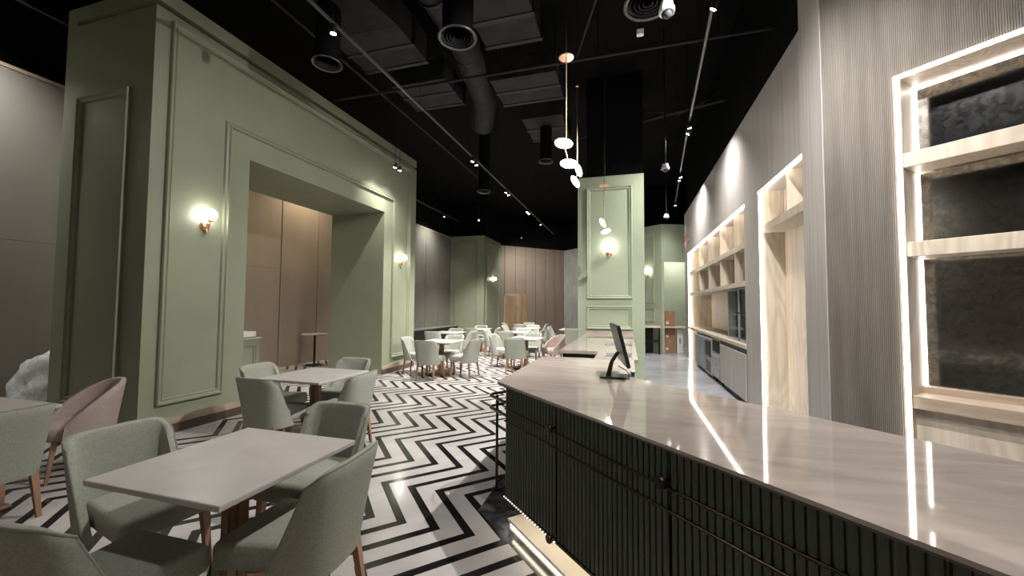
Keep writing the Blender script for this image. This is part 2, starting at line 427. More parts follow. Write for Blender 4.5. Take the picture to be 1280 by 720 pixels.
# tall niche (nearer)
tn = thing('shelf_niche', 'tall lit timber niche with cubbies above, next to the fluted wall', 'niche')
led(tn, (WX-.004, WX+.016, N1b-.048, N1b-.018, 0, NZ), (WX-.004, WX+.016, N1a, N1b, NZ-.035, NZ-.002))
MB().box(WX+.02, WX+.3, N1b-.03, N1b, 0, NZ).build('side_panel', 'ash_wood', tn)
MB().box(WX+.02, WX+.3, N1a-.3, N1b-.03, 2.57, 2.67).build('shelf', 'ash_wood', tn)
MB().box(WX+.02, WX+.3, 5.24, 5.27, 2.67, NZ).build('divider', 'ash_wood', tn)
# wide niche with cubbies
wn = thing('cubby_shelving', 'wide lit wall unit with two rows of pale timber cubbies', 'shelving')
led(wn, (WX-.004, WX+.016, N2b-.08, N2b-.01, 1.885, NZ), (WX-.004, WX+.016, N2a, N2b, NZ-.045, NZ-.002))
led(wr, (WX-.004, WX+.016, N2b-.08, N2b-.01, 0, 1.885))
MB().box(WX+.02, WX+.62, N2b-.03, N2b, 0, NZ).build('side_panel', 'ash_wood', wr)
MB().box(WX, WX+.62, N2a, N2a+.03, 0, NZ).build('side_panel', 'ash_wood', wr)
MB().box(WX+.34, WX+.36, N2a+.03, N2b-.03, 1.89, NZ).build('cubby_back', 'ash_wood', wn)
for z0, z1 in ((2.48, 2.57), (1.885, 1.965)):
    MB().box(WX+.01, WX+.34, N2a+.03, N2b-.03, z0, z1).build('shelf', 'ash_wood', wn)
for y in (7.61, 8.73, 9.91, 11.13):
    for z0, z1 in ((2.57, NZ), (1.965, 2.48)):
        MB().box(WX+.02, WX+.34, y-.015, y+.015, z0, z1).build('divider', 'ash_wood', wn)
ct = thing('back_counter', 'pale timber-topped back counter under the timber cubbies', 'counter')
MB().box(WX-.01, WX+.62, N2a, N2b-.03, .90, .96, .004, 1).build('worktop', 'ash_wood', ct)
MB().box(WX+.0, WX+.62, N2a, 8.70, .1, .9).build('body', 'greige_wood', ct)
for y0, y1 in ((6.92, 7.80), (7.82, 8.69)):
    dd = MB().box(WX-.018, WX, y0, y1, .1, .82, .003, 1).build('door', 'greige_wood', ct)
MB().box(WX-.004, WX, N2a, 8.7, .82, .9).build('dark_channel', 'black_plastic', ct)
MB().box(WX+.05, WX+.6, N2a, 8.7, 0, .1).build('toe_kick', 'black_plastic', ct)
gc = thing('glass_cabinet', 'glass-fronted wall cabinet standing on the back counter', 'cabinet')
MB().box(WX+.12, WX+.6, 6.93, 6.96, .961, 1.88).box(WX+.12, WX+.6, 8.52, 8.55, .961, 1.88).box(WX+.12, WX+.6, 6.93, 8.55, 1.85, 1.88).box(WX+.12, WX+.6, 6.93, 8.55, .961, 1.0).box(WX+.56, WX+.6, 6.93, 8.55, .961, 1.88).build('carcass', 'steel', gc)
MB().box(WX+.16, WX+.56, 6.96, 8.52, 1.4, 1.42).build('inner_shelf', 'steel', gc)
for y0, y1 in ((6.95, 7.72), (7.76, 8.53)):
    g = MB().box(WX+.10, WX+.106, y0+.03, y1-.03, 1.0, 1.85).build('glass_door', 'glass', gc)
    MB().box(WX+.095, WX+.115, y0, y0+.03, .97, 1.87).box(WX+.095, WX+.115, y1-.03, y1, .97, 1.87).box(WX+.095, WX+.115, y0, y1, .97, 1.0).box(WX+.095, WX+.115, y0, y1, 1.85, 1.87).build('door_frame', 'steel', g)
    MB().sphere((WX+.085, y1-.05 if y0 < 7 else y0+.05, 1.45), .014, seg=10, rings=6).build('knob', 'black_plastic', g, True)
dw = thing('dishwasher', 'stainless steel undercounter dishwasher with dark control panel', 'appliance', (WX, 8.76, 0))
MB().box(0, .58, 0, .72, .08, .88, .01, 1).build('body', 'steel', dw)
MB().box(-.012, 0, .03, .69, .62, .86, .004, 1).build('control_panel', 'screen_black', dw)
MB().box(-.02, 0, .03, .69, .12, .58, .008, 1).build('door', 'steel', dw)
MB().tube([(-.045, .1, .56), (-.045, .62, .56)], .01).build('handle', 'steel', dw, True)
MB().box(.03, .08, .05, .12, 0, .08).box(.03, .08, .6, .67, 0, .08).box(.48, .54, .05, .12, 0, .08).box(.48, .54, .6, .67, 0, .08).build('foot', 'black_plastic', dw)
fr = thing('ice_machine', 'grey ice machine with vent slots under the back counter', 'appliance', (WX, 9.53, 0))
MB().box(-.02, .58, 0, .72, .06, .86, .012, 2).build('body', 'steel', fr)
MB().box(-.035, -.02, .05, .67, .45, .8, .006, 1).build('bin_door', 'screen_black', fr)
for k in range(5): MB().box(-.028, -.02, .1, .62, .12+k*.05, .145+k*.05).build('vent_slat', 'dark_metal', fr)
MB().box(.02, .55, .04, .68, 0, .06).build('base', 'black_plastic', fr)
fg = thing('undercounter_fridge', 'blue-grey undercounter fridge below the end of the back counter', 'fridge', (WX, 10.30, 0))
MB().box(0, .58, 0, 1.3, .06, .86, .015, 2).build('body', 'steel_blue', fg)
for y0, y1 in ((.02, .64), (.66, 1.28)):
    dd = MB().box(-.035, 0, y0, y1, .1, .84, .012, 2).build('door', 'steel_blue', fg)
    MB().tube([(-.06, y0+.05, .35), (-.06, y0+.05, .65)], .009).build('handle', 'steel', dd, True)
MB().box(.02, .55, .04, 1.26, 0, .06).build('base', 'black_plastic', fg)
# copper ornament by the end of the shelf wall
sc = thing('copper_wall_light', 'twisted copper wall ornament above the lit shelving', 'wall lamp', (WX, 12.75, 3.55))
MB().lathe([(.06, 0), (.06, .015), (.03, .02)], 16, Matrix.Rotation(-pi/2, 4, 'Y')).build('back_plate', 'copper', sc, True)
for k in range(4):
    an = k*pi/2+.4
    MB().tube([(-.02, 0, 0), (-.08, .10*cos(an), .10*sin(an)), (-.11, .22*cos(an+.5), .22*sin(an+.5)), (-.08, .27*cos(an+1), .27*sin(an+1))], .016, 8, .007).build('arm', 'copper', sc, True)

# ------------------------------------------------------------------ the bar (local x = -t, y = s)
BR = RD(-45)
BT, BTH = .98, .024
ends = [2.616, 1.965, 1.158, .351, -.456, -1.263]
ords = ['at its free end beside the metal rail', 'second from its free end', 'third from its free end', 'fourth from its free end', 'fifth from its free end']
FP = .0336
def slat_mesh(z0, z1):
    b = MB(); w2 = FP*.43
    loop = [(-w2, 0), (-w2*.85, -.008), (-w2*.4, -.0115), (w2*.4, -.0115), (w2*.85, -.008), (w2, 0)]
    return b.loft([[(x, y, z) for x, y in loop] for z in (z0, z1)]).mesh('slat', 'bar_green')
slats = [slat_mesh(.805, .954), slat_mesh(.715, .79), slat_mesh(.185, .70)]
knob_me = MB().lathe([(.012, 0), (.009, .004), (.008, .03), (.012, .036), (.026, .04), (.028, .05), (.024, .058), (0, .06)], 18, Matrix.Rotation(pi/2, 4, 'X')).mesh('knob', 'bar_bronze', True, 50)
SF = 1.40
for i in range(5):
    t0, t1 = ends[i], ends[i+1]
    c = thing('bar_cabinet', 'dark green fluted bar cabinet, ' + ords[i], 'cabinet', (0, 0, 0), BR, 'fluted cabinets along the bar front')
    xa, xb = -t0, -t1
    MB().box(xa+.001, xb-.001, SF, SF+(.55 if i == 0 else .92), .17, .955).build('carcass', 'bar_green', c)
    nn_ = round((xb-xa-.012)/FP); pp = (xb-xa-.012)/nn_
    holders = []
    for q, (nm, z0, z1) in enumerate((('top_panel', .80, .955), ('drawer_front', .71, .795), ('door', .18, .705))):
        g = .003 if q == 0 else .004
        pn = MB().box(xa+g, xb-g, SF-.008, SF, z0, z1).build(nm, 'bar_green', c)
        for j in range(nn_): link('slat', slats[q], pn, (xa+.006+(j+.5)*pp, SF-.008, 0))
        holders.append(pn)
    for zr in (.7975, .7075):
        MB().box(xa, xb, SF-.026, SF, zr-.006, zr+.006, .003, 1).build('rail', 'bar_bronze', c)
    MB().box(xb-.006, xb+.002, SF-.022, SF, .18, .70).build('stile', 'bar_bronze', c)
    if i < 4:
        link('knob', knob_me, c, (xb+.05-.02-.03, SF-.02, .832))
        link('knob', knob_me, c, (xb+.05-.02-.03, SF-.02, .205))
    MB().box(xa, xb, SF-.024, SF+.01, .164, .18).build('bottom_rail', 'bar_bronze', c)
# body of the return behind the fluted front
body = thing('bar_return', 'dark green end cabinet of the bar below the monitor', 'cabinet')
pA = st(1.955, 2.60)
MB().prism([(-.875, 3.66), (-.86, 4.40), (.0, 4.40), (.0, 3.36), st(2.33, 2.2), st(1.955, 2.2), pA], .17, .955).build('carcass', 'bar_green', body)
MB().prism([(-.80, 3.75), (-.80, 4.32), (-.06, 4.32), (-.06, 3.45)], 0, .17).build('base', 'plinth_stone', body)
top = thing('bar_worktop', 'polished beige marble bar top with dark underside edge', 'worktop')
outline = [(-.945, 2.885), (-.935, 4.46), (.06, 4.46), (.06, 3.335), st(2.395, -1.3), st(1.36, -1.3), st(1.36, 2.70)]
MB().prism(outline, .966, BT).build('marble_slab', 'bar_stone', top)
inn = [(-.935, 2.89), (-.925, 4.45), (.05, 4.45), (.05, 3.33), st(2.385, -1.3), st(1.367, -1.3), st(1.367, 2.69)]
MB().prism(inn, .955, .966).build('edge_band', 'bar_edge', top)
pl = thing('bar_plinth', 'pale stone bar plinth glowing under the fluted cabinets', 'plinth', (0, 0, 0), BR)
MB().box(-2.55, 1.25, 1.372, 1.52, .022, .044, .004, 1).build('kerb_slab', 'plinth_stone', pl)
MB().box(-2.52, 1.25, 1.52, 1.9, 0, .164).build('plinth_face', 'plinth_stone', pl)
MB().box(-2.58, 1.25, 1.43, 1.445, .150, .160).build('led_strip', 'led_warm', pl)
MB().box(-2.53, 1.25, 1.40, 1.53, 0, .022).build('kerb_base', 'plinth_stone', pl)
MB().box(-2.53, 1.25, 1.386, 1.40, .006, .018).build('floor_led_strip', 'led_kerb', pl)
emit('bead_light', (1, .9, .75), 1.2)
bd = MB().box(-.003, .003, -.003, .003, -.003, .003).mesh('led_bead', 'bead_light')
for k in range(22): link('led_bead', bd, pl, (-2.60+k*.03, 1.371, .172))

# metal rail standing at the free end of the bar
rl = thing('metal_rail', 'slim bronze rail frame standing at the free end of the bar', 'rail')
MB().tube([(-1.075, 3.26, 0), (-1.075, 3.26, .79)], .012).build('post', 'bar_bronze', rl, True)
MB().lathe([(.04, .001), (.04, .012), (.016, .016)], 14, Matrix.Translation((-1.075, 3.26, 0))).build('foot', 'bar_bronze', rl, True)
for z in (.79, .69):
    MB().tube([(-.885, 2.98, z), (-1.12, 3.22, z), (-1.13, 3.28, z), (-.90, 3.62, z)], .012).build('crossbar', 'bar_bronze', rl, True)
MB().tube([(-1.075, 3.26, .06), (-.89, 3.55, .17)], .009).build('brace', 'bar_bronze', rl, True)

# sink counter
sk = thing('sink_counter', 'beige marble counter with two steel sinks against the green column', 'counter')
def ring_top(x0, x1, y0, y1, hx0, hx1, hy0, hy1, m, nm):
    return MB().box(x0, hx0, y0, y1, .94, BT).box(hx1, x1, y0, y1, .94, BT).box(hx0, hx1, y0, hy0, .94, BT).box(hx0, hx1, hy1, y1, .94, BT).build(nm, m, sk)
ring_top(-.36, .10, 4.475, 5.17, -.27, .045, 4.66, 5.08, 'bar_stone', 'link_worktop')
ring_top(-.86, .10, 5.17, 8.58, -.34, .05, 6.0, 6.55, 'bar_stone', 'back_worktop')
for hx0, hx1, hy0, hy1 in ((-.27, .045, 4.66, 5.08), (-.34, .05, 6.0, 6.55)):
    MB().box(hx0, hx0+.006, hy0, hy1, .72, .97).box(hx1-.006, hx1, hy0, hy1, .72, .97).box(hx0, hx1, hy0, hy0+.006, .72, .97).box(hx0, hx1, hy1-.006, hy1, .72, .97).box(hx0, hx1, hy0, hy1, .715, .722).build('sink', 'steel', sk)
MB().box(-.82, .06, 5.20, 8.55, 0, .71).box(-.82, -.36, 5.20, 8.55, .71, .94).box(-.33, .06, 4.5, 5.2, 0, .70).build('carcass', 'bar_green', sk)
MB().box(-.86, .10, 8.56, 8.585, BT, 1.04).build('upstand', 'bar_stone', sk)

# monitor on the bar
mo = thing('monitor', 'black flat monitor seen edge-on at the end of the bar', 'monitor', (-.10, 3.36, BT), RD(0))
MB().box(-.12, .11, -.10, .10, 0, .012, .005, 1).build('base', 'black_plastic', mo)
MB().loft([[(-.055+dx, y, z) for dx, y in ((-.02, -.025), (.02, -.025), (.02, .025), (-.02, .025))] for dx0, z in ((0, .01),)] + [[(x+dx, y, z) for dx, y in ((-.016, -.025), (.016, -.025), (.016, .025), (-.016, .025))] for x, z in ((-.03, .12), (.02, .20))]).build('stand', 'black_plastic', mo)
pn = MB().box(-.014, .014, -.27, .27, -.165, .165, .006, 1).build('panel', 'black_plastic', mo, loc=(.03, .03, .265))
pn.rotation_euler = (0, RD(-14), RD(8))
MB().box(.0135, .0155, -.255, .255, -.15, .15).build('screen', 'screen_black', pn)
cb = tag(MB().tube([(-.08, 3.42, 1.06), (-.02, 3.47, 1.02), (.02, 3.40, .988), (.035, 3.372, .988)], .004, 6).build('power_cable', 'black_plastic', None, True), 'thin black cable running from the monitor to the socket box', 'cable')
so = thing('socket_box', 'small grey socket box at the edge of the bar top', 'socket', (.035, 3.42, BT))
MB().box(-.02, .02, -.04, .04, 0, .05, .004, 1).build('housing', 'steel', so)
MB().box(-.012, .012, -.042, -.04, .012, .038).build('socket_face', 'black_plastic', so)

# ------------------------------------------------------------------ chairs and tables
def shell(w, top, zb, zt, d_of, yb_of, w_of, th, nt_=16, nv=9, spread=90, pw=.55, top_of=None):
    """upholstered shell: outer skin, rounded rim, inner skin"""
    outer = []; loops = []
    def pt(th_, v, off):
        z_t = top_of(th_) if top_of else zt
        z = zb + (z_t-zb)*v
        sx = math.copysign(abs(sin(th_))**pw, sin(th_)); cyy = max(cos(th_), 0)**pw if abs(th_) <= pi/2 else -abs(cos(th_))**pw
        W = w_of(z)-off; dd = d_of(z)
        return Vector((W*sx, yb_of(z)+off*max(cyy, 0)+dd*(1-cyy), z))
    ths = [RD(-spread+2*spread*i/nt_) for i in range(nt_+1)]
    rows = []
    for v in [k/nv for k in range(nv+1)]: rows.append([pt(a, v, 0) for a in ths])
    rim = [pt(a, 1, th/2)+Vector((0, 0, th*.38)) for a in ths]
    r1 = [pt(a, 1, th*.14)+Vector((0, 0, th*.25)) for a in ths]; r2 = [pt(a, 1, th*.86)+Vector((0, 0, th*.25)) for a in ths]
    rows += [r1, rim, r2]
    for v in [1-k/nv for k in range(nv+1)]: rows.append([pt(a, v, th) for a in ths])
    b = MB(); nc = len(ths); vs = [p for r in rows for p in r]; fs = []
    R_ = len(rows)
    for r in range(R_):
        for c in range(nc-1):
            r2_ = (r+1) % R_
            fs.append((r*nc+c, r*nc+c+1, r2_*nc+c+1, r2_*nc+c))
    fs.append(tuple(r*nc for r in range(R_))); fs.append(tuple(r*nc+nc-1 for r in reversed(range(R_))))
    b.pts(vs, fs)
    edge = [pt(ths[0], v/nv, th*.1) for v in range(nv+1)] + [p for p in r1] + [pt(ths[-1], 1-v/nv, th*.1) for v in range(nv+1)]
    return b, edge
def leg_builder(x, y, dx, dy, ztop=.34, r0=.021, r1=.013):
    def sq(cx, cy, r, z): return [(cx-r, cy-r, z), (cx+r, cy-r, z), (cx+r, cy+r, z), (cx-r, cy+r, z)]
    return MB().loft([sq(x+dx, y+dy, r1, 0), sq(x, y, r0, ztop)])
def make_dining():
    t = thing('dining_chair', 'x', 'chair')
    sb_ = MB().box(-.235, .235, -.215, .28, .335, .465, .035, 3)
    for v in sb_.bm.verts:
        if v.co.y < .08: v.co.x *= 1-.34*((.08-v.co.y)/.295)**1.6
    sb_.build('seat', 'fabric_green', t, True, 60)
    lerp = lambda a, b, k: a+(b-a)*max(0, min(1, k))
    b, edge = shell(.25, 0, .31, .80,
                    lambda z: lerp(.25, .095, (z-.31)/.48), lambda z: lerp(-.255, -.325, (z-.31)/.49), lambda z: lerp(.250, .252, (z-.31)/.49), .042, nt_=20, pw=.68,
                    top_of=lambda a_: .805-.065*(abs(a_)/RD(90))**5)
    bk = b.build('backrest', 'fabric_green', t, True, 60)
    MB().tube(edge, .0055, 6).build('piping', 'fabric_piping', bk, True)
    for sx in (-1, 1):
        leg_builder(sx*.19, .22, sx*.02, .02).build('leg', 'leg_wood', t)
        leg_builder(sx*.18, -.19, sx*.02, -.05).build('leg', 'leg_wood', t)
    return t
def make_tub():
    t = thing('tub_chair', 'x', 'chair')
    prof = [(.0, .335), (.20, .335), (.245, .35), (.255, .40), (.25, .45), (.215, .472), (0, .478)]
    MB().lathe(prof, 24).build('seat', 'fabric_mauve', t, True, 60)
    def topf(a):
        k = abs(a)/RD(112); return .80-.33*k**2.4
    b, edge = shell(.28, 0, .33, .8, lambda z: .29+.02*(z-.33), lambda z: -.27-.06*(z-.33)/.45, lambda z: .275+.02*(z-.33)/.4, .045, nt_=26, spread=112, pw=1.0, top_of=topf)
    bk = b.build('backrest', 'fabric_mauve', t, True, 60)
    MB().tube(edge, .006, 6).build('piping', 'fabric_mauve', bk, True)
    for sx in (-1, 1):
        leg_builder(sx*.16, .15, sx*.05, .05, r0=.018, r1=.010).build('leg', 'leg_wood', t)
        leg_builder(sx*.16, -.15, sx*.05, -.07, r0=.018, r1=.010).build('leg', 'leg_wood', t)
    return t
proto = {'d': make_dining(), 't': make_tub()}; used = set()
FACE = {'N': pi, 'S': 0, 'W': -pi/2, 'E': pi/2}       # side of the table on which the chair stands -> its turn
def chair(kind, x, y, rz, label, group):
    if kind not in used: o = proto[kind]; used.add(kind)
    else: o = copy_tree(proto[kind])
    o.location = (x, y, ZT); o.rotation_euler = (0, 0, rz)
    return tag(o, label, 'chair', group)
tproto = []
def table(x, y, label, group, half=.41):
    if tproto: o = copy_tree(tproto[0])
    else:
        o = thing('dining_table', 'x', 'table'); tproto.append(o)
        MB().box(-half, half, -half, half, .722, .75, .006, 2).build('tabletop', 'table_stone', o, False)
        MB().box(-half+.1, half-.1, -half+.1, half-.1, .70, .722).build('support_board', 'dark_wood', o)
        MB().box(-.045, .045, -.045, .045, .03, .70, .006, 1).build('post', 'leg_wood', o)
        for k in range(2):
            MB().box(-.055 if k == 0 else -.02, .055 if k == 0 else .02, -.02 if k == 0 else -.055, .02 if k == 0 else .055, .03, .70, .004, 1).build('post_board', 'leg_wood', o)
        MB().box(-.24, .24, -.24, .24, 0, .03, .008, 1).build('base_plate', 'dark_wood', o)
    o.location = (x, y, ZT)
    return tag(o, label, 'table', group)
GC, GT = 'upholstered dining chairs in the hall', 'square stone-topped tables in the hall'
# (x, y), how to find the table, chairs: side -> (kind, x, y, turn offset in degrees)
OPP = {'S': 'backrest away from the far boarding', 'N': 'backrest towards the far boarding', 'W': 'backrest towards the arch side', 'E': 'backrest towards the bar side'}
TB = [
 ((-1.965, 1.63), 'the table between bar front and arch', {'W': ('d', -2.66, 1.64, -4), 'E': ('d', -1.58, 1.66, 6), 'N': ('d', -2.03, 2.24, 3), 'S': ('d', -2.06, 1.13, 0)}),
 ((-4.72, 1.66), 'the table by the blank end of the arch', {'E': ('d', -4.36, 1.68, 0), 'N': ('t', -4.90, 2.44, -14)}),
 ((-3.45, 3.80), 'the table in front of the arch opening', {'S': ('d', -3.56, 3.38, -2), 'W': ('d', -4.10, 3.86, 4), 'E': ('d', -3.02, 3.72, 4), 'N': ('d', -3.60, 4.42, 2)}),
 ((-4.05, 8.24), 'the table beside the far arch pier', {'S': ('d', -4.06, 7.72, 0), 'W': ('d', -4.66, 8.20, 5), 'E': ('d', -3.44, 8.16, -8), 'N': ('d', -4.12, 8.86, 0)}),
 ((-2.45, 9.70), 'the table left of the sink counter', {'S': ('d', -2.55, 9.18, 0), 'W': ('d', -3.08, 9.74, -6), 'E': ('t', -1.86, 10.12, 42), 'N': ('d', -2.48, 10.32, 0)}),
 ((-5.20, 11.0), 'the table nearest the low divider', {'S': ('d', -5.35, 10.5, 0), 'N': ('d', -5.3, 11.55, 0), 'E': ('d', -4.62, 10.9, 0)}),
 ((-5.05, 13.0), 'the table by the green corner pier', {'S': ('d', -5.0, 12.5, 0), 'N': ('d', -5.2, 13.55, 0), 'E': ('d', -4.46, 12.75, 8)}),
 ((-3.35, 11.85), 'the middle table below the second spotlights', {'S': ('d', -3.42, 11.3, 0), 'W': ('d', -3.98, 11.72, 0), 'E': ('d', -2.76, 11.85, 0), 'N': ('d', -3.3, 12.45, 0)}),
 ((-3.50, 14.1), 'the middle table below the third spotlights', {'S': ('d', -3.6, 13.55, 0), 'W': ('d', -4.15, 14.1, 0), 'E': ('d', -2.98, 14.25, 0), 'N': ('d', -3.5, 14.7, 0)}),
 ((-4.15, 16.3), 'the table in front of the site door', {'S': ('d', -4.2, 15.75, 0), 'W': ('d', -4.8, 16.2, 0), 'N': ('d', -4.2, 16.9, 0), 'E': ('d', -3.5, 16.3, 0)}),
 ((-1.85, 13.9), 'the table behind the green column', {'W': ('d', -2.36, 13.7, 0), 'S': ('d', -1.75, 13.3, 0), 'E': ('d', -1.2, 13.9, 0)}),
]
for (x, y), desc, chs in TB:
    table(x, y, 'square pale stone-topped pedestal table: ' + desc, GT)
    for side, (k, cx, cy, off) in chs.items():
        lab = ('mauve tub chair' if k == 't' else 'grey-green upholstered chair') + ' at ' + desc
        if k == 'd': lab = 'grey-green chair at ' + desc + ', ' + {'S': 'back away from far boarding', 'N': 'back towards far boarding', 'W': 'back towards arch', 'E': 'back towards bar'}[side]
        chair(k, cx, cy, FACE[side]+RD(off), lab, GC if k == 'd' else 'mauve tub chairs')

# ------------------------------------------------------------------ behind and beside the arch
wb = MB(); random.seed(3)
tb_ = bmesh.new(); bmesh.ops.create_icosphere(tb_, subdivisions=4, radius=1)
from mathutils import noise as nz_
for v in tb_.verts:
    p = v.co.copy(); q = 1+.22*nz_.noise(p*2.1+Vector((3, 1, 7)))+.10*nz_.noise(p*5)+.05*nz_.noise(p*11)
    v.co = Vector((p.x*.42*q, p.y*.36*q, max(0, .36+p.z*.5*q+(.16*max(0, p.x)))))
me = bpy.data.meshes.new('wrapped_bundle'); tb_.to_mesh(me); tb_.free(); me.materials.append(MT['wrap'])
me.polygons.foreach_set('use_smooth', [True]*len(me.polygons))
tag(link('wrapped_bundle', me, None, (-7.45, 3.45, 0)), 'heap of clear plastic wrapping slumped behind the end of the arch', 'plastic')
cbx = thing('side_cabinet', 'small green panelled cabinet behind the arch opening', 'cabinet', (-7.85, 5.55, 0))
MB().box(0, .5, 0, .95, 0, .84).build('body', 'green_paint', cbx)
MB().box(-.02, .53, -.02, .98, .84, .87, .005, 1).build('worktop', 'table_stone', cbx)
d_ = MB().box(.5, .515, .04, .91, .08, .8).build('door', 'green_paint', cbx)
MB().frame(rect(.1, .85, .14, .74), MOLD, lambda u, v, h: (.515+h, u, v)).build('panel_molding', 'green_paint', d_)
bx = thing('open_box', 'shallow open white box on the small green cabinet', 'box', (-7.75, 5.7, .871))
MB().box(0, .36, 0, .75, 0, .012).box(0, .012, 0, .75, 0, .12).box(.348, .36, 0, .75, 0, .12).box(0, .36, 0, .012, 0, .12).box(0, .36, .738, .75, 0, .12).build('tray', 'white_paper', bx)
st_ = thing('side_table', 'round pale side table on thin stem behind the arch opening', 'table', (-7.75, 8.45, ZT))
MB().lathe([(.30, .77), (.31, .78), (.31, .795), (.30, .80), (0, .80)], 28).build('tabletop', 'table_stone', st_, True, 30)
MB().lathe([(.02, .02), (.02, .77)], 14).build('stem', 'dark_metal', st_, True, 30)
MB().lathe([(.2, 0), (.2, .012), (.03, .03), (0, .03)], 24).build('foot', 'dark_metal', st_, True, 30)
lg = thing('low_divider', 'low dark divider with grey ledge along the left boarding', 'divider', (-8.2, 10.2, ZT))
MB().box(0, .45, 0, 7.2, 0, .58).build('body', 'dark_metal', lg)
MB().box(0, .5, -.02, 7.22, .58, .62).build('ledge', 'hoarding_grey', lg)

# cartons and ledges in the green lobby
for k, (x, y, z, sx, sy, sz, lab) in enumerate([
    (1.20, 14.55, 0, .34, .4, .42, 'brown carton at the bottom of the lobby stack'), (1.21, 14.56, .421, .33, .38, .40, 'brown carton second from the bottom of the lobby stack'),
    (1.22, 14.56, .882, .32, .36, .52, 'tall brown carton standing on the lobby shelf')]):
    cbx = thing('carton', lab, 'box', (x, y, z))
    MB().box(0, sx, 0, sy, 0, sz, .004, 1).build('box_body', 'carton', cbx)
    MB().box(sx/2-.025, sx/2+.025, -.002, sy, sz, sz+.001).box(sx/2-.025, sx/2+.025, -.002, 0, sz-.1, sz).build('tape', 'trim_wood', cbx)
    MB().box(.03, .12, -.002, 0, .08, .16).build('paper_label', 'white_paper', cbx)
wc = thing('white_carton', 'narrow white carton beside the brown cartons in the lobby', 'box', (1.58, 14.5, 0))
MB().box(0, .2, 0, .3, 0, .80, .004, 1).build('box_body', 'white_paper', wc)
MB().box(.08, .12, -.002, 0, .3, .5).build('paper_label', 'carton', wc)
ls = thing('lobby_shelf', 'pale timber shelf board across the lobby opening', 'shelf', (1.18, 14.28, .84))
MB().box(0, .85, 0, .7, 0, .04, .004, 1).build('board', 'ash_wood', ls)
MB().box(.75, .79, .05, .6, -.018, 0).box(.03, .05, .05, .6, -.018, 0).build('bracket', 'dark_metal', ls)
lc = thing('lobby_counter', 'short stone-topped counter with dark open bay behind the column', 'counter', (.30, 13.75, 0))
MB().box(0, .72, 0, .5, .86, .92, .004, 1).build('worktop', 'ash_wood', lc)
MB().box(0, .04, .02, .48, 0, .86).box(.66, .70, .02, .48, 0, .86).box(0, .7, .46, .48, 0, .86).build('carcass', 'dark_metal', lc)
MB().box(.04, .66, .02, .46, .4, .43).build('shelf', 'dark_metal', lc)

# ------------------------------------------------------------------ wall sconces
def sconce(p, nrm, label, sz=1.0):
    rz = math.atan2(nrm[1], nrm[0])
    o = thing('wall_sconce', label, 'wall lamp', p, rz, 'copper globe sconces')
    Mx = Matrix.Rotation(pi/2, 4, 'Y')
    MB().lathe([(.062, 0), (.062, .012), (.052, .03), (.03, .042), (0, .046)], 20, Mx).build('back_plate', 'copper', o, True, 50)
    MB().tube([(.03, 0, 0), (.085, 0, -.01), (.10, 0, .03), (.10, 0, .07)], .008).build('arm', 'copper', o, True)
    MB().lathe([(.012, -.07), (.018, -.05), (.010, -.02), (.010, .0)], 12, Matrix.Translation((.045, 0, -.02))).build('finial', 'brass', o, True)
    MB().lathe([(.02, .055), (.038, .065), (.036, .075)], 16, Matrix.Translation((.10, 0, 0))).build('cup', 'copper', o, True)
    MB().sphere((.10, 0, .145), .078, seg=20, rings=14).build('globe', 'globe_light', o, True)
    return o
sconce((AX1, 3.79, 2.555), (1, 0), 'globe sconce on the near pier of the arch')
sconce((AX1, 8.41, 2.545), (1, 0), 'globe sconce on the far pier of the arch')
sconce((-.375, CY, 2.66), (0, -1), 'globe sconce on the green column above the sink counter')
sconce((-6.5, 18.9, 2.75), (1, 0), 'globe sconce on the green pier in the far corner')
sconce((a.x+d.x*.45, a.y+d.y*.45, 2.62), (nn.x, nn.y), 'globe sconce on the lobby wall behind the column')

# ------------------------------------------------------------------ pendants
def pendant(x, y, zc, petals, label, wire_top=ZC, cr=.09):
    o = thing('pendant_lamp', label, 'pendant lamp', (x, y, 0), 0, 'copper pendants over the bar')
    MB().lathe([(.0, zc+.012), (cr*.94, zc+.010), (cr, zc), (cr*.94, zc-.006), (0, zc-.008)], 24).build('canopy', 'copper', o, True, 40)
    MB().tube([(0, 0, zc), (0, 0, wire_top)], .004, 6).build('hanger', 'dark_metal', o)
    zl = petals[0][2]
    MB().tube([(0, 0, zc), (0, 0, zl+.02)], .007, 8).build('stem', 'brass', o, True)
    last = (0, 0, zl+.03)
    for (px, py, pz, rx, ry, R_) in petals:
        MB().tube([last, (px, py, pz)], .006, 6).build('link_rod', 'copper', o, True)
        Mr = Matrix.Rotation(RD(rx), 4, 'X') @ Matrix.Rotation(RD(ry), 4, 'Y')
        pe = MB().sphere((px, py, pz), R_, (1, 1, .42), Mr, 20, 12).build('glass_petal', 'pendant_light', o, True)
        last = (px, py, pz)
    return o
pendant(-.67, 4.5, 4.444, [(-.03, 0, 3.43, 0, 8, .105), (.03, 0, 3.185, 0, 6, .10)], 'pendant with two glowing petals over the free end of the bar')
pendant(-.72, 5.95, 4.9, [(.02, 0, 3.60, 0, 70, .10), (-.03, 0, 3.43, 10, 60, .10)], 'pendant with upright glowing petals behind the bar end', cr=.025)
pendant(-.40, 7.3, 3.74, [(-.03, 0, 3.06, 0, 62, .085), (.03, 0, 2.90, 0, -18, .085)], 'pendant with crossed petals in front of the green column')

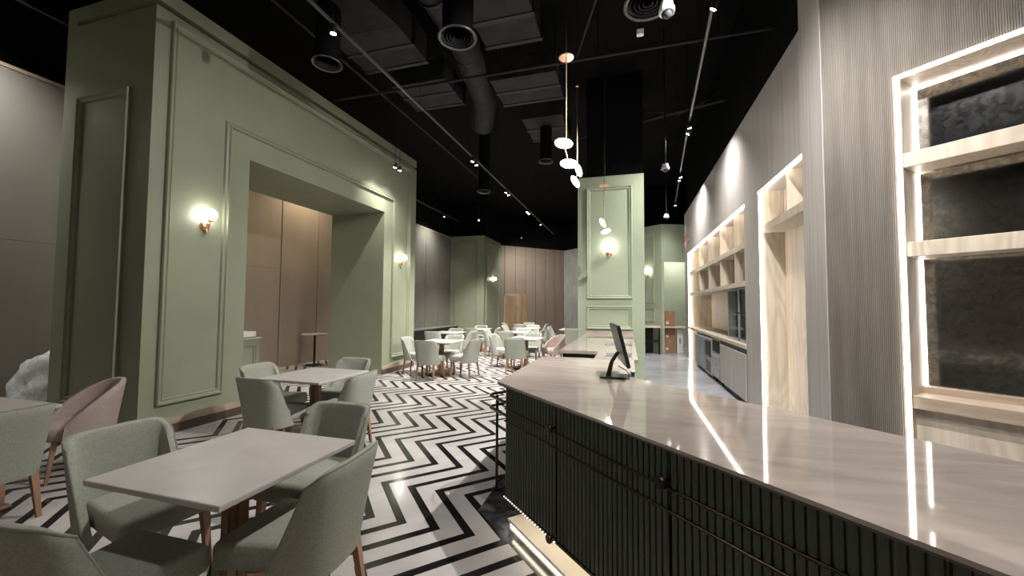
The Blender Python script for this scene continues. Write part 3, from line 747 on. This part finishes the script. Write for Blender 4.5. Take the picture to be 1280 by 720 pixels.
# ------------------------------------------------------------------ ceiling services
def track(x0, y0, x1, y1, z, label):
    a, b_ = Vector((x0, y0)), Vector((x1, y1)); d2 = b_-a
    o = thing('light_track', label, 'light track', (x0, y0, 0), math.atan2(d2.y, d2.x))
    L = d2.length
    MB().box(0, L, -.017, .017, z, z+.035, .003, 1).build('rail', 'track_grey', o)
    for k in range(int(L/2.0)+1): MB().tube([(.2+2*k, 0, z+.03), (.2+2*k, 0, ZC)], .004, 6).build('hanger', 'dark_metal', o)
    return o
TZ = 4.80
track(-3.28, -2.5, -3.22, 17.5, TZ, 'long straight light track running past the arch')
track(.62, -.5, 1.08, 7.8, TZ, 'near light track above the bar aisle')
track(1.08, 7.85, 1.46, 13.4, TZ, 'farther light track above the bar aisle')
head_cap = MB().lathe([(.004, .0), (.034, .002), (.036, .02), (.036, .085), (.026, .10), (0, .10)], 16).mesh('housing', 'black_plastic', True, 40)
lens_me = MB().lathe([(.0, -.004), (.030, -.004), (.030, .0), (0, 0)], 16).mesh('lens', 'lens_light', False)
brk = MB().box(-.006, .006, -.006, .006, .0, .06).mesh('bracket', 'black_plastic')
def head(x, y, z, aim, label, power=1.0, angle=50, blend=.6, color=(1, .965, .93), light=True, stem=False):
    o = thing('track_spotlight', label, 'spotlight', (x, y, z), 0, 'track spotlights')
    link('bracket', brk, o, (0, 0, -.06))
    dirv = (Vector(aim)-Vector((x, y, z-.09))).normalized()
    q = (-dirv).to_track_quat('Z', 'Y')
    h = link('housing', head_cap, o, (0, 0, -.10)); h.rotation_mode = 'QUATERNION'; h.rotation_quaternion = q
    link('lens', lens_me, h)
    if stem: MB().tube([(0, 0, 0), (0, 0, ZC-z)], .006, 6).build('stem', 'dark_metal', o)
    if light:
        ld = bpy.data.lights.new('spot', 'SPOT'); ld.energy = SPOT_W*power; ld.spot_size = RD(angle); ld.spot_blend = blend; ld.color = color; ld.shadow_soft_size = .03
        l = bpy.data.objects.new('spot', ld); COL.objects.link(l); l.parent = h; l.location = (0, 0, -.012)
    return o
def pair(x, y, aims, lab, **k):
    for i, aim in enumerate(aims): head(x, y-.12+.24*i, TZ, aim, lab % ('inner', 'outer')[i], **k)
head(-3.27, 3.72, TZ, (-3.6, 4.0, 0), 'track spotlight above the table before the arch', angle=95, power=.22)
head(-3.28, 1.2, TZ, (-2.6, 1.4, 0), 'added unseen track spotlight above the table by the bar front', angle=100, power=.16)  # added unseen head, fill light for the near tables
pair(-3.25, 8.1, [(-4.2, 8.2, 0), (-2.9, 9.6, 0)], 'track spotlight of the first pair past the arch, %s one', angle=85, power=1.15)
pair(-3.25, 10.6, [(-5, 11, 0), (-2.6, 11.6, 0)], 'track spotlight of the second pair past the arch, %s one', angle=85, power=1.15)
pair(-3.24, 13.0, [(-4.8, 13.2, 0), (-2.4, 13.8, 0)], 'track spotlight of the third pair past the arch, %s one', angle=85, power=1.15)
head(-3.23, 15.0, TZ, (-3.9, 16.5, 0), 'last spotlight on the long track', angle=100, power=1.4)
head(-4.75, 7.32, 4.58, (-5.27, 7.3, 3.4), 'spotlight on the short stem before the arch, near one', angle=90, blend=1, power=.16, stem=True)
head(-4.75, 7.50, 4.58, (-5.27, 8.0, 3.2), 'spotlight on the short stem before the arch, far one', angle=90, blend=1, power=.16, stem=True)
head(.885, 4.5, TZ, (-1.6, 6.5, 0), 'spotlight on the near aisle track aimed towards the sink counter', angle=90, power=1.2)
head(.86, 3.7, TZ, (-3.6, 4.6, .8), 'spotlight on the near aisle track aimed over the bar at the arch', angle=105, power=1.05)
head(.71, 1.1, TZ, (1.25, 1.5, .98), 'spotlight on the near aisle track aimed down at the bar top', angle=95, power=.62, blend=1)
head(.80, 2.4, TZ, (1.7, 4.9, 1.4), 'added unseen spotlight on the near aisle track aimed at the shelf wall', angle=90, power=1.0, blend=1)  # head added out of view to brighten the shelf wall
pair(1.07, 7.6, [(1.75, 7.9, 2.6), (-.4, 8.4, 2.2)], 'spotlight of the near aisle pair, %s one', angle=120, blend=1, power=.42)
pair(1.26, 10.45, [(1.75, 10.6, 2.6), (1.0, 13, 1)], 'spotlight of the far aisle pair, %s one', angle=120, blend=1, power=.42)
head(1.44, 13.2, TZ, (.9, 14.3, .5), 'last spotlight on the farther aisle track', angle=80, power=.12, blend=1)
head(1.7, 15.4, 4.25, (1.5, 16.2, 1.6), 'added hidden spotlight inside the green lobby', angle=110, power=.45, blend=1, stem=True)  # added behind the lintel to light the lobby interior
head(-5.0, 18.8, 5.0, (-5.4, 21.5, 2.6), 'added high spotlight before the far boarding', angle=110, power=.6, blend=1, stem=True)  # added to brighten the far boarding
head(-3.3, 18.2, 5.0, (-3.6, 22.5, 2.6), 'added high spotlight before the grey sheeting', angle=110, power=.4, blend=1, stem=True)  # another added head, for more light on the end sheeting
head(-3.28, -1.6, TZ, (-2.6, -4, 1.8), 'added unseen spotlight on the long track aimed at the rear boarding', angle=110, power=1.8, blend=1)  # added behind the camera so the mirror reflects a lit wall
head(.62, -.3, TZ, (2.6, 3.2, 2.4), 'added unseen spotlight on the near aisle track aimed at the fluted wall', angle=75, power=.38)  # added behind the camera as a flood on the fluted wall
track(-7.35, -2.6, -7.35, 16.5, 5.35, 'added light track washing the left boarding behind the arch')  # rail added to carry the boarding washers
for y_, nm_, pw_, cl_ in ((-1.8, 'added unseen rearmost', .5, (1, .95, .88)), (2.4, 'first', .5, (1, .97, .92)), (5.4, 'second', .42, (1, .86, .62)), (8.3, 'third', .42, (1, .86, .62)), (11.8, 'fourth', .35, (1, .96, .9)), (15.0, 'fifth', .35, (1, .96, .9))):  # rearmost washer is added out of view, for a brighter mirror reflection
    head(-7.35, y_, 5.35, (-8.2, y_+.2, 3.6), nm_ + ' wall-washing spotlight along the left boarding', angle=120, blend=1, power=pw_, color=cl_)
head(-5.6, 14.5, 5.0, (-5.6, 16.0, 0), 'lone spotlight high before the green corner pier', angle=90, power=1.5, stem=True)

# cassette ducts
def duct(x0, x1, y0, y1, z, h, label, taper=0):
    o = thing('air_duct', label, 'duct', ((x0+x1)/2, (y0+y1)/2, 0))
    w_, l_ = (x1-x0)/2, (y1-y0)/2
    MB().box(-w_, w_, -l_, l_, z, z+h, .01, 1).build('box_body', 'duct_grey', o)
    MB().box(-w_-.015, w_+.015, -l_*.1, l_*.05, z-.012, z+h+.012).build('flange', 'dark_metal', o)
    MB().box(-w_-.015, w_+.015, l_-.05, l_+.02, z-.012, z+h+.012).build('flange', 'dark_metal', o)
    if taper:
        k = .45
        MB().loft([[(-w_, -l_, z), (w_, -l_, z), (w_, -l_, z+h), (-w_, -l_, z+h)], [(-w_*k, -l_-taper, z+h*.35), (w_*k, -l_-taper, z+h*.35), (w_*k, -l_-taper, z+h), (-w_*k, -l_-taper, z+h)]]).build('taper', 'duct_grey', o)
    for sx in (-1, 1): MB().tube([(sx*(w_-.08), 0, z+h), (sx*(w_-.08), 0, ZC)], .006, 6).build('hanger', 'dark_metal', o)
    return o
duct(-4.25, -3.10, 4.75, 5.66, 5.5, .45, 'tapered black duct box above the front of the arch', .8)
duct(-2.06, -1.20, 4.55, 5.60, 5.5, .45, 'tapered black duct box above the bar end', .7)
duct(-4.10, -3.05, 6.15, 7.05, 5.5, .40, 'ribbed black duct box above the arch opening')
duct(-2.32, -1.14, 6.45, 7.35, 5.5, .40, 'ribbed black duct box above the sink counter')
duct(-2.2, -1.3, 8.2, 9.4, 5.6, .4, 'black duct box beyond the sprinkler pipe', 0)
rdct = thing('round_duct', 'thick round black duct running between the duct boxes', 'duct')
MB().tube([(-2.45, 4.0, 5.75), (-2.45, 5.5, 5.75), (-2.75, 7.4, 5.7), (-3.1, 8.2, 5.6)], .24, 20).build('pipe_body', 'duct_grey', rdct, True)
for y, x in ((4.6, -2.45), (5.9, -2.52), (6.8, -2.66)): MB().lathe([(.25, -.02), (.255, 0), (.25, .02)], 20, Matrix.Translation((x, y, 5.74)) @ Matrix.Rotation(pi/2, 4, 'X')).build('joint_ring', 'dark_metal', rdct, True)
# round diffusers on drop ducts
def diffuser(x, y, z, r, label):
    o = thing('ceiling_diffuser', label, 'air vent', (x, y, z), 0, 'round ceiling diffusers')
    MB().lathe([(r*.8, .03), (r, .0), (r*.97, -.012), (r*.86, -.004), (r*.84, .02)], 28).build('rim', 'track_grey', o, True)
    for k in range(1, 5): MB().lathe([(r*.86*k/5, .012), (r*.86*k/5+.014, -.002), (r*.86*k/5+.004, .012)], 24).build('vane_ring', 'duct_grey', o, True)
    MB().lathe([(r*.8, .02), (r*.8, ZC-z)], 20).build('drop_duct', 'black_paint', o, True)
for i, (x, y, r, lab) in enumerate([(-1.98, 4.34, .24, 'round diffuser between the two tapered duct boxes'), (-3.90, 4.34, .20, 'round diffuser beside the arch cornice'), (.23, 4.40, .26, 'round diffuser above the bar top'),
                                    (-1.76, 8.72, .17, 'round diffuser beyond the pendants'), (-3.95, 10.6, .2, 'round diffuser past the far arch pier'), (-.1, 12.0, .2, 'round diffuser behind the green column')]):
    diffuser(x, y, TZ+.02, r, lab)
# pipes and cables
def pipe(name, path, r, label, m='duct_grey', cat='pipe', fit=()):
    o = thing(name, label, cat)
    MB().tube(path, r, 10).build('tube', m, o, True)
    for p in fit: MB().tube([p, (p[0], p[1], ZC)], .006, 6).build('hanger', 'dark_metal', o)
    return o
pipe('sprinkler_pipe', [(-5.0, 5.78, 5.2), (2.3, 5.78, 5.2)], .024, 'black sprinkler pipe crossing the hall above the bar', fit=[(-3, 5.78, 5.2), (-.4, 5.78, 5.2), (1.2, 5.78, 5.2)])
pipe('sprinkler_pipe', [(-4.40, 3.2, 5.5), (-4.42, 12.0, 5.5)], .022, 'black pipe running beside the arch cornice', fit=[(-4.4, 6, 5.5), (-4.41, 9, 5.5)])
pipe('sprinkler_pipe', [(-1.5, 9.6, 5.6), (2.3, 8.3, 5.6)], .03, 'black pipe slanting past the dark column top', fit=[(1, 8.75, 5.6)])
pipe('conduit', [(-.7, 5.78, 5.25), (.2, 3.2, 5.35)], .015, 'thin slanted conduit above the pendant canopy')
pipe('conduit', [(1.62, 4.05, 5.4), (.7, 2.8, 5.4)], .015, 'thin conduit above the aisle track')
pipe('cable', [(-.45, 8.55, 4.33), (-.45, 8.55, 6.5)], .008, 'thin cable up the dark column', cat='cable', m='track_grey')
pipe('cable', [(.35, 8.7, 5.7), (1.0, 8.3, 5.35), (1.55, 8.0, 5.45), (1.8, 8.0, 5.7)], .01, 'slack black cable between column and shelf wall', cat='cable', m='dark_metal')
sn = thing('ceiling_sensor', 'small white sensor box under the slanted conduit', 'sensor', (.16, 4.75, 4.72))
MB().box(-.04, .04, -.03, .03, 0, .07, .008, 1).build('housing', 'white_plastic', sn)
MB().tube([(0, 0, .07), (0, 0, ZC-4.72)], .005, 6).build('stem', 'dark_metal', sn)
def dome(x, y, z, top, label, s=1.0):
    o = thing('dome_camera', label, 'security camera', (x, y, z), 0, 'white dome cameras')
    MB().lathe([(.05*s, .10*s), (.055*s, .07*s), (.07*s, .04*s), (.07*s, .0), (.05*s, .0)], 18).build('housing', 'white_plastic', o, True, 40)
    MB().sphere((0, 0, 0), .05*s, seg=16, rings=10).build('dome', 'screen_black', o, True)
    MB().tube([(0, 0, .09*s), (0, 0, top-z)], .013, 8).build('drop_rod', 'dark_metal', o, True)
dome(.66, 7.49, 4.0, ZC, 'white dome camera on black rod beside the column')
dome(1.03, 11.58, 4.0, ZC, 'white dome camera on black rod before the lobby')
dome(.396, 4.147, 4.5, ZC, 'white dome camera beside the round diffuser over the bar', 1.1)
